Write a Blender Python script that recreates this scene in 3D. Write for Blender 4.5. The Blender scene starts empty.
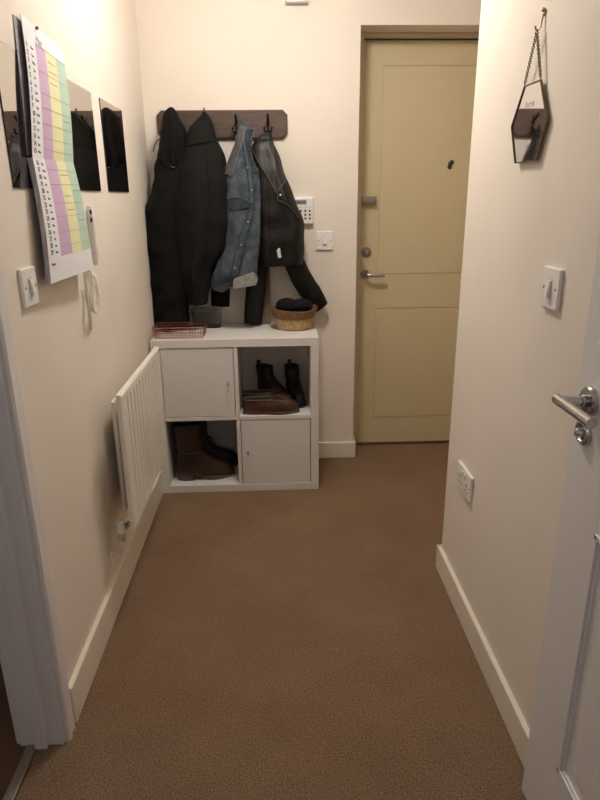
import bpy, bmesh, math, random
from mathutils import Vector, Matrix
import numpy as np
random.seed(7)
S = bpy.context.scene
COL = S.collection
PI = math.pi
# ------------------------------------------------------------------ camera (solved from the photograph)
FPX = 610.5
M = np.array([[0.99912531, -0.04070821, -0.0095633],
              [0.0219029, 0.3146437, 0.94895711],
              [0.03562131, 0.94833654, -0.31526011]])
CAM = np.array([0, 0, 1.3835])
XL, XR, YB = -0.593, 0.618, 3.136          # left wall, right wall, back wall
YR = 2.0386                                 # far end of the right wall
ZC = 2.40                                   # ceiling
def at(u, v, ax, val):
    d = M.T @ np.array([(u-300)/FPX, (400-v)/FPX, 1.0])
    t = (val-CAM[ax])/d[ax]
    return Vector(CAM+t*d)
def W(u, v, y): return at(u, v, 1, y)
def WL(u, v, off=0.0): return at(u, v, 0, XL+off)
def WR(u, v, off=0.0): return at(u, v, 0, XR-off)

# ------------------------------------------------------------------ materials
def new_mat(name):
    m = bpy.data.materials.new(name); m.use_nodes = True
    nt = m.node_tree
    return m, nt, nt.nodes['Principled BSDF']
def mat(name, col, rough=.5, metal=0, bump=0, bscale=40, var=0, vscale=20, spec=.5, detail=4, coat=0, stretch=None):
    m, nt, b = new_mat(name)
    b.inputs['Base Color'].default_value = (*col, 1)
    b.inputs['Roughness'].default_value = rough
    b.inputs['Metallic'].default_value = metal
    b.inputs['Specular IOR Level'].default_value = spec
    if coat: b.inputs['Coat Weight'].default_value = coat
    tc = nt.nodes.new('ShaderNodeTexCoord')
    src = tc.outputs['Object']
    if stretch:
        mp = nt.nodes.new('ShaderNodeMapping'); mp.inputs['Scale'].default_value = stretch
        nt.links.new(src, mp.inputs['Vector']); src = mp.outputs['Vector']
    if var:
        n = nt.nodes.new('ShaderNodeTexNoise'); n.inputs['Scale'].default_value = vscale; n.inputs['Detail'].default_value = detail
        nt.links.new(src, n.inputs['Vector'])
        r = nt.nodes.new('ShaderNodeValToRGB')
        r.color_ramp.elements[0].position = .3; r.color_ramp.elements[1].position = .7
        r.color_ramp.elements[0].color = (*[max(0, c*(1-var)) for c in col], 1)
        r.color_ramp.elements[1].color = (*[min(1, c*(1+var)) for c in col], 1)
        nt.links.new(n.outputs['Fac'], r.inputs['Fac']); nt.links.new(r.outputs['Color'], b.inputs['Base Color'])
    if bump:
        n2 = nt.nodes.new('ShaderNodeTexNoise'); n2.inputs['Scale'].default_value = bscale; n2.inputs['Detail'].default_value = detail
        nt.links.new(src, n2.inputs['Vector'])
        bp = nt.nodes.new('ShaderNodeBump'); bp.inputs['Strength'].default_value = bump; bp.inputs['Distance'].default_value = .01
        nt.links.new(n2.outputs['Fac'], bp.inputs['Height']); nt.links.new(bp.outputs['Normal'], b.inputs['Normal'])
    return m
MT = {}
MT['wall'] = mat('wall_paint', (.81, .74, .648), .75, bump=.05, bscale=120, var=.025, vscale=3, spec=.25)
MT['ceiling'] = mat('ceiling_paint', (.85, .82, .76), .8)
MT['skirting'] = mat('skirting_gloss', (.82, .76, .64), .38, var=.03, vscale=8)
MT['gloss'] = mat('white_gloss_paint', (.77, .75, .745), .35, bump=.03, bscale=25, var=.02, vscale=6)
MT['cabinet'] = mat('white_laminate', (.74, .72, .69), .4)
MT['rad'] = mat('radiator_enamel', (.84, .80, .73), .35)
MT['plastic'] = mat('white_plastic', (.86, .84, .80), .3)
MT['chime'] = mat('grey_plastic', (.62, .63, .62), .4)
MT['dark'] = mat('black_plastic', (.02, .02, .02), .4)
MT['lcd'] = mat('lcd_glass', (.17, .19, .20), .25)
MT['steel'] = mat('satin_steel', (.55, .53, .50), .28, metal=1)
MT['dull_steel'] = mat('dull_steel', (.30, .28, .25), .38, metal=1)
MT['chrome'] = mat('chrome', (.52, .52, .53), .16, metal=1)
MT['brass'] = mat('aged_brass', (.33, .25, .14), .4, metal=1)
MT['darkbrass'] = mat('dark_brass', (.16, .125, .075), .4, metal=1)
MT['iron'] = mat('black_iron', (.02, .018, .016), .5, metal=.6)
MT['copper'] = mat('copper_wire', (.38, .17, .12), .4, metal=1)
MT['wood'] = mat('dark_rack_wood', (.075, .042, .028), .5, var=.35, vscale=9, bump=.2, bscale=30, stretch=(1, 8, 14))
MT['front'] = mat('cream_door_paint', (.61, .52, .325), .42, bump=.03, bscale=12, var=.02, vscale=4)
MT['frontframe'] = mat('cream_frame_paint', (.62, .52, .34), .45)
MT['parka'] = mat('black_cotton', (.005, .0047, .004), .9, bump=.25, bscale=55, var=.3, vscale=25, spec=.2)
MT['olive'] = mat('dark_olive_cotton', (.007, .006, .0045), .9, bump=.25, bscale=70, var=.25, vscale=30, spec=.25)
MT['cuffblack'] = mat('black_knit', (.006, .006, .006), .9, bump=.3, bscale=200, spec=.15)
MT['denim'] = mat('blue_denim', (.068, .085, .102), .85, bump=.35, bscale=160, var=.38, vscale=22, spec=.2, detail=8)
MT['denimcollar'] = mat('grey_denim', (.08, .083, .085), .9, bump=.3, bscale=180, var=.25, vscale=60, spec=.2)
MT['denimdark'] = mat('dark_denim_seam', (.035, .047, .062), .85, bump=.3, bscale=200, var=.5, vscale=120, spec=.2)
MT['denimpale'] = mat('pale_denim_inside', (.25, .25, .24), .9, bump=.3, bscale=180, var=.2, vscale=60, spec=.2)
MT['thread'] = mat('pale_thread', (.20, .20, .19), .8)
MT['leather'] = mat('black_leather', (.0065, .0058, .0052), .5, bump=.28, bscale=45, var=.25, vscale=20, spec=.3)
MT['lapel'] = mat('lapel_leather', (.016, .015, .0135), .5, bump=.15, bscale=90, spec=.5)
MT['paleedge'] = mat('worn_piping', (.11, .095, .075), .6)
MT['tan'] = mat('tan_board', (.17, .112, .058), .6, var=.12, vscale=6, stretch=(8, 8, 1))
MT['boot'] = mat('brown_leather', (.030, .0115, .005), .45, bump=.2, bscale=35, var=.3, vscale=14)
MT['boot2'] = mat('dark_brown_leather', (.018, .008, .004), .5, bump=.2, bscale=35, var=.3, vscale=14)
MT['loafer'] = mat('tan_leather', (.07, .028, .011), .42, bump=.2, bscale=50, var=.25, vscale=20)
MT['chelsea'] = mat('blackish_leather', (.016, .010, .007), .5, bump=.15, bscale=40)
MT['insole'] = mat('dark_insole', (.02, .012, .008), .8)
MT['sole'] = mat('brown_sole', (.10, .065, .04), .7)
MT['seagrass'] = mat('pale_seagrass', (.62, .43, .21), .75, var=.25, vscale=60)
MT['seagrassdark'] = mat('brown_seagrass', (.27, .145, .06), .75, var=.25, vscale=60)
MT['knit'] = mat('black_wool', (.010, .010, .011), .95, bump=.6, bscale=150, spec=.1)
MT['paper'] = mat('white_paper', (.82, .82, .85), .7)
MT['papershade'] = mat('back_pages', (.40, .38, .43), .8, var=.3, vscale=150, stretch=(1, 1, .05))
MT['purple'] = mat('purple_print', (.60, .43, .60), .7)
MT['yellow'] = mat('yellow_print', (.80, .77, .46), .7)
MT['green'] = mat('green_print', (.46, .62, .50), .7)
MT['line'] = mat('grey_print', (.45, .42, .40), .8)
MT['ink'] = mat('black_ink', (.03, .03, .03), .8)
MT['underfloor'] = mat('brown_room_floor', (.13, .065, .035), .6, var=.3, vscale=5)
MT['strip'] = mat('threshold_metal', (.30, .25, .20), .45, metal=.5)
MT['cable'] = mat('white_cable', (.75, .72, .66), .5)
# tub plastic
m, nt, b = new_mat('clear_plastic'); b.inputs['Base Color'].default_value = (.85, .86, .84, 1); b.inputs['Roughness'].default_value = .12
b.inputs['Transmission Weight'].default_value = 1; b.inputs['IOR'].default_value = 1.12; MT['clear'] = m
# mirror glass: slightly smoky
m, nt, b = new_mat('smoky_mirror'); b.inputs['Base Color'].default_value = (.58, .56, .53, 1); b.inputs['Metallic'].default_value = 1; b.inputs['Roughness'].default_value = .015; MT['mirror'] = m
m, nt, b = new_mat('hanging_mirror'); b.inputs['Base Color'].default_value = (.70, .70, .70, 1); b.inputs['Metallic'].default_value = 1; b.inputs['Roughness'].default_value = .03; MT['mirror2'] = m
# lamp glass
m, nt, b = new_mat('lamp_diffuser'); b.inputs['Base Color'].default_value = (.9, .9, .88, 1)
b.inputs['Emission Color'].default_value = (1, .92, .85, 1); b.inputs['Emission Strength'].default_value = 98; MT['lampglow'] = m
# carpet
m, nt, b = new_mat('brown_carpet'); b.inputs['Roughness'].default_value = .95; b.inputs['Specular IOR Level'].default_value = .1
tc = nt.nodes.new('ShaderNodeTexCoord')
def noise(sc, det, rough=.6):
    n = nt.nodes.new('ShaderNodeTexNoise'); n.inputs['Scale'].default_value = sc; n.inputs['Detail'].default_value = det; n.inputs['Roughness'].default_value = rough
    nt.links.new(tc.outputs['Object'], n.inputs['Vector']); return n
n1, n2, n3 = noise(215, 3, .9), noise(3.2, 4), noise(260, 2)
def ramp(n, p0, p1, c0, c1):
    r = nt.nodes.new('ShaderNodeValToRGB'); r.color_ramp.elements[0].position = p0; r.color_ramp.elements[1].position = p1
    r.color_ramp.elements[0].color = (*c0, 1); r.color_ramp.elements[1].color = (*c1, 1); nt.links.new(n.outputs['Fac'], r.inputs['Fac']); return r
ra = ramp(n1, .36, .64, (.088, .057, .035), (.355, .235, .146))
rb = ramp(n2, .3, .7, (.88, .86, .84), (1.06, 1.06, 1.06))
mx = nt.nodes.new('ShaderNodeMix'); mx.data_type = 'RGBA'; mx.blend_type = 'MULTIPLY'; mx.inputs['Factor'].default_value = 1
nt.links.new(ra.outputs['Color'], mx.inputs[6]); nt.links.new(rb.outputs['Color'], mx.inputs[7]); nt.links.new(mx.outputs[2], b.inputs['Base Color'])
bp = nt.nodes.new('ShaderNodeBump'); bp.inputs['Strength'].default_value = .55; bp.inputs['Distance'].default_value = .006
nt.links.new(n3.outputs['Fac'], bp.inputs['Height']); nt.links.new(bp.outputs['Normal'], b.inputs['Normal']); MT['carpet'] = m
# basket weave
for k in ('seagrass', 'seagrassdark'):
    m = MT[k]; nt = m.node_tree; b = nt.nodes['Principled BSDF']
    tc = nt.nodes.new('ShaderNodeTexCoord'); w = nt.nodes.new('ShaderNodeTexWave'); w.wave_type = 'BANDS'; w.bands_direction = 'Z'
    w.inputs['Scale'].default_value = 55; w.inputs['Distortion'].default_value = 2.5; w.inputs['Detail Scale'].default_value = 12
    nt.links.new(tc.outputs['Object'], w.inputs['Vector'])
    bp = nt.nodes.new('ShaderNodeBump'); bp.inputs['Strength'].default_value = .8; bp.inputs['Distance'].default_value = .006
    nt.links.new(w.outputs['Fac'], bp.inputs['Height']); nt.links.new(bp.outputs['Normal'], b.inputs['Normal'])

# ------------------------------------------------------------------ mesh helpers
def box(bm, x0, x1, y0, y1, z0, z1, bev=0, seg=2):
    r = bmesh.ops.create_cube(bm, size=1)
    vs = r['verts']
    bmesh.ops.scale(bm, vec=(abs(x1-x0), abs(y1-y0), abs(z1-z0)), verts=vs)
    bmesh.ops.translate(bm, vec=((x0+x1)/2, (y0+y1)/2, (z0+z1)/2), verts=vs)
    if bev:
        es = list({e for v in vs for e in v.link_edges})
        bmesh.ops.bevel(bm, geom=es, offset=bev, segments=seg, affect='EDGES', profile=.5)
def rings(bm, rs, cap0=True, cap1=True, closed=False):
    vr = [[bm.verts.new(p) for p in r] for r in rs]
    n = len(vr[0])
    pairs = list(zip(vr[:-1], vr[1:])) + ([(vr[-1], vr[0])] if closed else [])
    for a, c in pairs:
        for i in range(n):
            j = (i+1) % n
            bm.faces.new((a[i], a[j], c[j], c[i]))
    if not closed:
        if cap0: bm.faces.new(list(reversed(vr[0])))
        if cap1: bm.faces.new(vr[-1])
    return vr
def tube(bm, pts, r, seg=8, closed=False, flat=None):
    pts = [Vector(p) for p in pts]; rs = []
    n = len(pts); up = None
    for i, p in enumerate(pts):
        if closed: t = pts[(i+1) % n]-pts[i-1]
        else: t = pts[min(i+1, n-1)]-pts[max(i-1, 0)]
        t.normalize()
        if up is None:
            up = Vector((0, 0, 1)) if abs(t.z) < .9 else Vector((0, 1, 0))
        a = t.cross(up).normalized(); up = a.cross(t).normalized()
        rr = r[i] if isinstance(r, (list, tuple)) else r
        rs.append([p+(a*math.cos(k*2*PI/seg)+up*math.sin(k*2*PI/seg))*rr for k in range(seg)])
    rings(bm, rs, closed=closed)
def cyl(bm, p0, p1, r0, r1=None, seg=24):
    tube(bm, [p0, p1], [r0, r0 if r1 is None else r1], seg)
def lathe(bm, prof, c, axis='z', seg=32, cap0=True, cap1=True):
    # prof: list of (radius, height); axis: direction of the height
    rs = []
    for r, h in prof:
        ring = []
        for k in range(seg):
            a = 2*PI*k/seg; x, y = r*math.cos(a), r*math.sin(a)
            if axis == 'z': p = (x, y, h)
            elif axis == 'y': p = (x, h, y)
            elif axis == '-y': p = (x, -h, y)
            else: p = (h, x, y)
            ring.append(Vector(c)+Vector(p))
        rs.append(ring)
    rings(bm, rs, cap0, cap1)
def sph(bm, c, r, sx=1, sy=1, sz=1, seg=16):
    q = bmesh.ops.create_uvsphere(bm, u_segments=seg, v_segments=max(6, seg//2), radius=r)
    bmesh.ops.scale(bm, vec=(sx, sy, sz), verts=q['verts']); bmesh.ops.translate(bm, vec=c, verts=q['verts'])
def mk(name, bm, m, parent=None, smooth=False, loc=None):
    bmesh.ops.recalc_face_normals(bm, faces=bm.faces)
    me = bpy.data.meshes.new(name); bm.to_mesh(me); bm.free()
    if smooth:
        me.shade_smooth()
        if smooth != 'all': me.set_sharp_from_angle(angle=math.radians(38))
    o = bpy.data.objects.new(name, me); COL.objects.link(o)
    for x in (m if isinstance(m, (list, tuple)) else [m]): me.materials.append(MT[x])
    if parent is not None: o.parent = parent
    if loc: o.location = loc
    return o
def B(*boxes, bev=0):
    bm = bmesh.new()
    for q in boxes: box(bm, *q, bev=bev)
    return bm
def thing(name, label, cat, loc=(0, 0, 0), rotz=0, group=None):
    o = bpy.data.objects.new(name, None); COL.objects.link(o); o.empty_display_size = .05
    o.location = loc; o.rotation_euler = (0, 0, rotz); o['label'] = label; o['category'] = cat
    if group: o['group'] = group
    return o
def tag(o, label, cat, group=None):
    o['label'] = label; o['category'] = cat
    if group: o['group'] = group
    return o
def struct(o, label=None, cat=None):
    o['kind'] = 'structure'
    if label: o['label'] = label; o['category'] = cat
    return o
def local(o):   # parent's inverse: geometry given in world coordinates under a moved, unrotated Empty
    return Matrix.Translation(-Vector(o.location))
def mkw(name, bm, m, parent, smooth=False):   # world-space bmesh under an unrotated Empty
    bmesh.ops.transform(bm, matrix=local(parent), verts=bm.verts)
    return mk(name, bm, m, parent, smooth)
def text_bm(s, size, mtx, depth=.0003, align='LEFT'):
    cu = bpy.data.curves.new('writing', 'FONT'); cu.body = s; cu.size = size; cu.extrude = depth; cu.align_x = align; cu.resolution_u = 2
    ob = bpy.data.objects.new('writing', cu); COL.objects.link(ob)
    bpy.context.view_layer.update()
    me = bpy.data.meshes.new_from_object(ob.evaluated_get(bpy.context.evaluated_depsgraph_get()))
    bpy.data.objects.remove(ob); bpy.data.curves.remove(cu)
    bm = bmesh.new(); bm.from_mesh(me); bpy.data.meshes.remove(me)
    bmesh.ops.transform(bm, matrix=mtx, verts=bm.verts)
    return bm
def join(bm, other):
    me = bpy.data.meshes.new('tmp'); other.to_mesh(me); other.free(); bm.from_mesh(me); bpy.data.meshes.remove(me)
def interp(tab, z):
    # tab sorted by key ascending; smooth (catmull-like) interpolation of the columns
    ks = [t[0] for t in tab]
    if z <= ks[0]: return tab[0][1:]
    if z >= ks[-1]: return tab[-1][1:]
    for i in range(len(ks)-1):
        if ks[i] <= z <= ks[i+1]:
            f = (z-ks[i])/(ks[i+1]-ks[i])
            p0 = tab[max(i-1, 0)]; p1 = tab[i]; p2 = tab[i+1]; p3 = tab[min(i+2, len(ks)-1)]
            out = []
            for c in range(1, len(p1)):
                m1 = (p2[c]-p0[c])/max(1e-6, p2[0]-p0[0])*(p2[0]-p1[0]); m2 = (p3[c]-p1[c])/max(1e-6, p3[0]-p1[0])*(p2[0]-p1[0])
                out.append((2*f**3-3*f*f+1)*p1[c]+(f**3-2*f*f+f)*m1+(-2*f**3+3*f*f)*p2[c]+(f**3-f*f)*m2)
            return out

# ------------------------------------------------------------------ the room
bx = lambda *q, bev=0: B(q, bev=bev)
struct(mk('floor', bx(-.66, 1.75, -1.2, 3.32, -.05, 0), 'carpet'), 'speckled brown carpet running down the hallway', 'carpet')
struct(mk('floor_side', bx(-2.4, -.664, -.4, 1.9, -.05, -.003), 'underfloor'), 'dark brown floor of the side room past the doorway', 'floor')
struct(mk('ceiling', bx(-2.4, 1.75, -1.2, 3.45, ZC, ZC+.06), 'ceiling'), 'plain pale ceiling', 'ceiling')
# left wall with a doorway between y .42 and 1.285
struct(mk('wall_left', B((XL-.115, XL, 1.297, YB+.2, -.02, ZC), (XL-.115, XL, -1.2, .41, -.02, ZC), (XL-.115, XL, .41, 1.297, 2.05, ZC)), 'wall'), 'cream wall along the left of the hallway', 'wall')
struct(mk('wall_side', B((-2.4, -2.34, -.4, 1.9, -.02, ZC), (-2.4, XL-.115, 1.9, 1.96, -.02, ZC), (-2.4, XL-.115, -.46, -.4, -.02, ZC)), 'wall'), 'cream walls of the side room', 'wall')
DL, DR, DT = .410, 1.29, 2.119             # front doorway in the back wall
struct(mk('wall_back', B((XL-.115, DL, YB, YB+.25, -.02, ZC), (DR, 1.75, YB, YB+.25, -.02, ZC), (DL, DR, YB, YB+.25, DT, ZC)), 'wall'), 'cream end wall holding the coat rack and front door', 'wall')
struct(mk('wall_right', B((XR, XR+.10, -1.2, YR, -.02, ZC), bev=.004), 'wall'), 'cream wall along the right with hexagonal mirror', 'wall')
struct(mk('wall_alcove', B((1.69, 1.75, YR-.1, YB, -.02, ZC), (XR+.10, 1.75, YR-.1, YR, -.02, ZC)), 'wall'), 'cream wall around the corner by the front door', 'wall')
def skirting(name, prof_boxes, label):
    bm = bmesh.new()
    for q in prof_boxes: box(bm, *q, bev=.004)
    return struct(mk(name, bm, 'skirting'), label, 'skirting board')
skirting('baseboard_left', [(XL-.002, XL+.015, 1.352, YB, 0, .122)], 'cream skirting board below the radiator')
skirting('baseboard_right', [(XR-.015, XR+.002, -.3, YR+.015, 0, .10), (XR-.015, XR+.115, YR-.002, YR+.015, 0, .10)], 'cream skirting board along the right wall')
skirting('baseboard_back', [(XL, DL, YB-.015, YB+.002, 0, .092), (DL-.003, DL+.014, YB-.015, YB+.10, 0, .092)], 'cream skirting board behind the cube cabinet')
# side doorway: architrave, lining and stop
bm = bmesh.new()
prof = [(0, 0), (.011, 0), (.016, .006), (.016, .020), (.012, .026), (.013, .050), (.009, .060), (.006, .066), (0, .068)]   # (out of wall, along wall)
def arch(bm, x, sgn, y0, dirn, z1):
    a = [Vector((x+sgn*o, y0+dirn*s, -.0)) for o, s in prof]; c = [Vector((x+sgn*o, y0+dirn*s, z1)) for o, s in prof]
    rings(bm, [a, c])
arch(bm, XL-.001, 1, 1.292, 1, 2.10); arch(bm, XL-.114, -1, 1.292, 1, 2.10)
arch(bm, XL-.001, 1, .418, -1, 2.10)
struct(mk('trim_1', bm, 'gloss', smooth=True), 'white moulded architrave at the left doorway', 'architrave')
bm = B((XL-.115, XL, 1.285, 1.31, -.001, 2.06), (XL-.072, XL-.040, 1.272, 1.29, -.001, 2.04), (XL-.115, XL, .40, .425, -.001, 2.06), (XL-.115, XL, .42, 1.29, 2.03, 2.06), bev=.002)
struct(mk('trim_2', bm, 'gloss'), 'white door lining with stop in the left doorway', 'door lining')
struct(mk('trim_3', bx(-.690, -.662, .425, 1.285, -.003, .005, bev=.002), 'strip'), 'narrow metal threshold strip on the floor', 'threshold strip')

# ------------------------------------------------------------------ front door in its recess
fd = bpy.data.objects.new('door_1', None); COL.objects.link(fd); fd.location = (.86, 3.31, 0)
struct(fd, 'cream panelled front door with dull metal furniture', 'door')
Y0 = 3.31
bm = bmesh.new()
lx0, lx1, lz0, lz1 = .449, 1.262, .012, 2.095
box(bm, lx0, lx1, Y0+.004, Y0+.044, lz0, lz1)
# raised face with grooves: frame boards and two panels
pz = [(.165, .80), (.985, 1.985)]
px0, px1 = .548, 1.165
xs = [lx0, px0, px1, lx1]; zs = [lz0, pz[0][0], pz[0][1], pz[1][0], pz[1][1], lz1]
g = .0028
for (a, c, d, e) in [(lx0, px0-g, lz0, lz1), (px1+g, lx1, lz0, lz1), (px0-g, px1+g, lz0, pz[0][0]-g), (px0-g, px1+g, pz[0][1]+g, pz[1][0]-g), (px0-g, px1+g, pz[1][1]+g, lz1)]:
    box(bm, a, c, Y0, Y0+.01, d, e)
for (d, e) in pz: box(bm, px0+g, px1-g, Y0+.0005, Y0+.012, d+g, e-g, bev=.002)
mkw('door_leaf', bm, 'front', fd)
mkw('door_frame', B((DL+.008, .445, 3.262, 3.335, 0, DT-.001), (1.266, DR, 3.262, 3.335, 0, DT-.001), (.445, 1.266, 3.262, 3.335, 2.10, DT-.001), bev=.0015), 'frontframe', fd)
mkw('shadow_gap_strip', B((DL+.0005, DL+.0075, 3.255, 3.33, 0, DT-.002), (.4455, .4485, 3.30, 3.33, 0, 2.10), (.447, 1.264, 3.302, 3.33, 2.0955, 2.0995)), 'dark', fd)  # black strips: shade between wall edge and frame as colour, plus the leaf gaps
mkw('threshold', B((.43, 1.27, 3.296, 3.40, -.01, .009)), 'dull_steel', fd)
# night latch
bm = B((.438, .527, Y0-.028, Y0, 1.345, 1.383), bev=.003); box(bm, .45, .524, Y0-.033, Y0-.026, 1.353, 1.375, bev=.003)
nl = mkw('night_latch', bm, 'dull_steel', fd)
c0 = W(366.5, 252, Y0); bm = bmesh.new()
lathe(bm, [(.025, 0), (.025, .006), (.022, .010), (.012, .011), (.011, .016)], (c0.x, Y0, c0.z), '-y')
lk = mkw('cylinder_lock', bm, 'dull_steel', fd, True)
bm = bmesh.new(); box(bm, c0.x-.002, c0.x+.002, Y0-.021, Y0-.015, c0.z-.012, c0.z+.012); mkw('thumb_turn', bm, 'steel', fd)
c1 = W(365, 274, Y0); bm = bmesh.new()
lathe(bm, [(.023, 0), (.023, .008), (.020, .011)], (c1.x, Y0, c1.z), '-y'); dh = mkw('handle_rose', bm, 'dull_steel', fd, True)
bm = bmesh.new()
tube(bm, [(c1.x, Y0-.005, c1.z), (c1.x, Y0-.035, c1.z), (c1.x+.006, Y0-.045, c1.z), (c1.x+.02, Y0-.05, c1.z-.001), (c1.x+.055, Y0-.05, c1.z-.004), (c1.x+.098, Y0-.048, c1.z-.004)], [.009, .009, .0095, .0095, .0085, .008], 12)
mkw('lever_handle', bm, 'steel', fd, True)
bm = bmesh.new(); c2 = W(451.5, 162.5, Y0); c3 = W(449.5, 167, Y0)
lathe(bm, [(.011, 0), (.011, .006), (.008, .008)], (c2.x, Y0, c2.z), '-y'); lathe(bm, [(.011, 0), (.011, .003)], (c3.x, Y0, c3.z), '-y')
box(bm, c3.x-.008, c3.x+.01, Y0-.004, Y0, c3.z, c2.z)
mkw('peephole', bm, 'dark', fd, True)

# ------------------------------------------------------------------ white panel door opened against the right wall
rd = bpy.data.objects.new('door_2', None); COL.objects.link(rd); rd.location = (.59, .33, 0)
struct(rd, 'white panelled door opened back along the right wall', 'door')
DX = .570
bm = bmesh.new()
y0, y1 = .33, 1.089
st = .137
z_r = [(.012, .235), (.80, .95), (1.86, 1.985)]
box(bm, DX+.006, DX+.034, y0, y1, .012, 1.985)
box(bm, DX, DX+.040, y1-st, y1, .012, 1.985, bev=.0025); box(bm, DX, DX+.040, y0, y0+st-.02, .012, 1.985, bev=.0025)
for a, c in z_r: box(bm, DX+.0002, DX+.0398, y0+.05, y1-st+.002, a, c)
mkw('door_leaf', bm, 'gloss', rd)
bm = bmesh.new()
for (za, zb) in [(.235, .80), (.95, 1.86)]:
    ya, yb = y0+st-.02, y1-st
    for k, (ins, xx, t) in enumerate([(0, DX-.003, .011), (.011, DX+.001, .007)]):
        for q in [(ya+ins, yb-ins, za+ins, za+ins+t), (ya+ins, yb-ins, zb-ins-t, zb-ins), (ya+ins, ya+ins+t, za+ins, zb-ins), (yb-ins-t, yb-ins, za+ins, zb-ins)]:
            box(bm, xx, DX+.010, q[0], q[1], q[2], q[3], bev=.0018)
    box(bm, DX+.002, DX+.012, ya+.05, yb-.05, za+.05, zb-.05, bev=.006)
mkw('panel_moulding', bm, 'gloss', rd)
hy, hz = 1.034, 1.026
bm = bmesh.new(); lathe(bm, [(.027, 0), (.027, .007), (.0245, .010), (.012, .0105)], (0, 0, 0), '-y')
# rotate local -y outwards to world -x
def orient(bm, p): bmesh.ops.transform(bm, matrix=Matrix.Translation(p) @ Matrix.Rotation(-PI/2, 4, 'Z'), verts=bm.verts)
orient(bm, (DX, hy, hz)); mkw('handle_rose', bm, 'chrome', rd, True)
bm = bmesh.new(); tube(bm, [(DX, hy, hz), (DX-.020, hy, hz)], .0125, 20); tube(bm, [(DX-.018, hy, hz), (DX-.062, hy, hz+.001)], .0100, 20)
tube(bm, [(DX-.058, hy+.012, hz+.001), (DX-.058, hy-.118, hz+.001)], .0098, 20)
mkw('lever_handle', bm, 'chrome', rd, True)
bm = bmesh.new(); lathe(bm, [(.025, 0), (.025, .006), (.022, .009), (.017, .0095), (.015, .006)], (0, 0, 0), '-y'); orient(bm, (DX, hy+.004, .963)); mkw('lock_rose', bm, 'chrome', rd, True)
bm = bmesh.new(); lathe(bm, [(.009, .004), (.009, .014), (.007, .018), (.004, .019)], (0, 0, 0), '-y'); orient(bm, (DX, hy+.004, .963)); mkw('lock_turn', bm, 'steel', rd, True)

# ------------------------------------------------------------------ wall fittings (built flat, viewer at -Y, then turned to their wall)
ROT = {'back': 0, 'left': PI/2, 'right': -PI/2}
def light_switch(side, p, label, w=.086, h=.090):
    t = thing('light_switch', label, 'light switch', p, ROT[side], 'white wall light switches')
    mk('plate', B((-w/2, w/2, -.010, 0, -h/2, h/2), bev=.003), 'plastic', t)
    bm = bmesh.new()
    box(bm, -.0105, .0105, -.0112, -.009, -.0215, .0215)
    mk('rocker_surround', bm, 'chime', t)
    bm = bmesh.new(); box(bm, -.0085, .0085, -.006, .004, -.0175, .0175, bev=.001)
    bmesh.ops.transform(bm, matrix=Matrix.Translation((0, -.0115, 0)) @ Matrix.Rotation(math.radians(-9), 4, 'X'), verts=bm.verts)
    mk('rocker', bm, 'plastic', t)
    for s in (-1, 1):
        bm = bmesh.new(); lathe(bm, [(.0033, 0), (.0033, .0006)], (s*.030, -.0099, 0), '-y', 12); mk('screw', bm, 'dull_steel', t)
    return t
light_switch('back', (.248, YB, 1.177), 'white light switch below the alarm keypad beside the front door')
light_switch('left', (XL, 1.490, 1.187), 'white light switch on the left wall below the calendar')
light_switch('right', (XR, 1.343, 1.186), 'white light switch on the right wall above the door handle')
# double socket
t = thing('power_socket', 'white double power socket low on the right wall', 'socket', (XR, 1.815, .483), ROT['right'])
mk('plate', B((-.074, .074, -.010, 0, -.045, .045), bev=.003), 'plastic', t)
for s in (-1, 1):
    bm = B((s*.036-.004, s*.036+.004, -.0106, -.009, -.002, .006), (s*.036-.0145, s*.036-.0065, -.0106, -.009, -.021, -.017), (s*.036+.0065, s*.036+.0145, -.0106, -.009, -.021, -.017))
    mk('pin_holes', bm, 'dark', t)
    mk('rocker', B((s*.014-.006, s*.014+.006, -.0145, -.009, .016, .032), bev=.001), 'plastic', t)
    bm = bmesh.new(); lathe(bm, [(.003, 0), (.003, .0006)], (s*.060, -.0099, 0), '-y', 12); mk('screw', bm, 'dull_steel', t)
# alarm keypad
t = thing('alarm_keypad', 'white alarm keypad with grey display half behind leather jacket', 'alarm keypad', (.122, YB, 1.320), 0)
hw = .069; hh = .062
mk('case', B((-hw, hw, -.024, .002, -hh, hh), bev=.004), 'plastic', t)
mk('display', B((-.030, .036, -.0248, -.02, .030, .050), bev=.001), 'lcd', t)
bm = text_bm('12:45', .013, Matrix.Translation((-.022, -.0250, .035)) @ Matrix.Rotation(PI/2, 4, 'X')); mk('display_digits', bm, 'ink', t)
for r_ in range(3):
    for c_ in range(5):
        bm = bmesh.new(); x = .052-c_*.022; z = .000-r_*.018
        box(bm, x-.0045, x+.0045, -.027, -.022, z-.0045, z+.0045, bev=.0015); mk('key', bm, 'dark', t)
bm = bmesh.new()
for c_ in range(3): box(bm, .058-c_*.024-.008, .058-c_*.024+.006, -.0245, -.022, .0165, .0185)
mk('button_legend', bm, 'line', t)
# chime box high on the end wall
p0 = W(285, 3.2, YB-.02); p1 = W(308, 2.6, YB-.02)
t = thing('door_chime', 'pale grey box fixed high on the end wall above the coats', 'door chime', ((p0.x+p1.x)/2, YB, p0.z+.07))
hw = (p1.x-p0.x)/2
mk('case', B((-hw, hw, -.035, 0, -.07, .07), bev=.004), 'chime', t)
mk('speaker_slots', B(*[(-hw*.6, hw*.6, -.0355, -.03, k*.012-.002, k*.012+.002) for k in range(-2, 3)]), 'dark', t)

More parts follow.
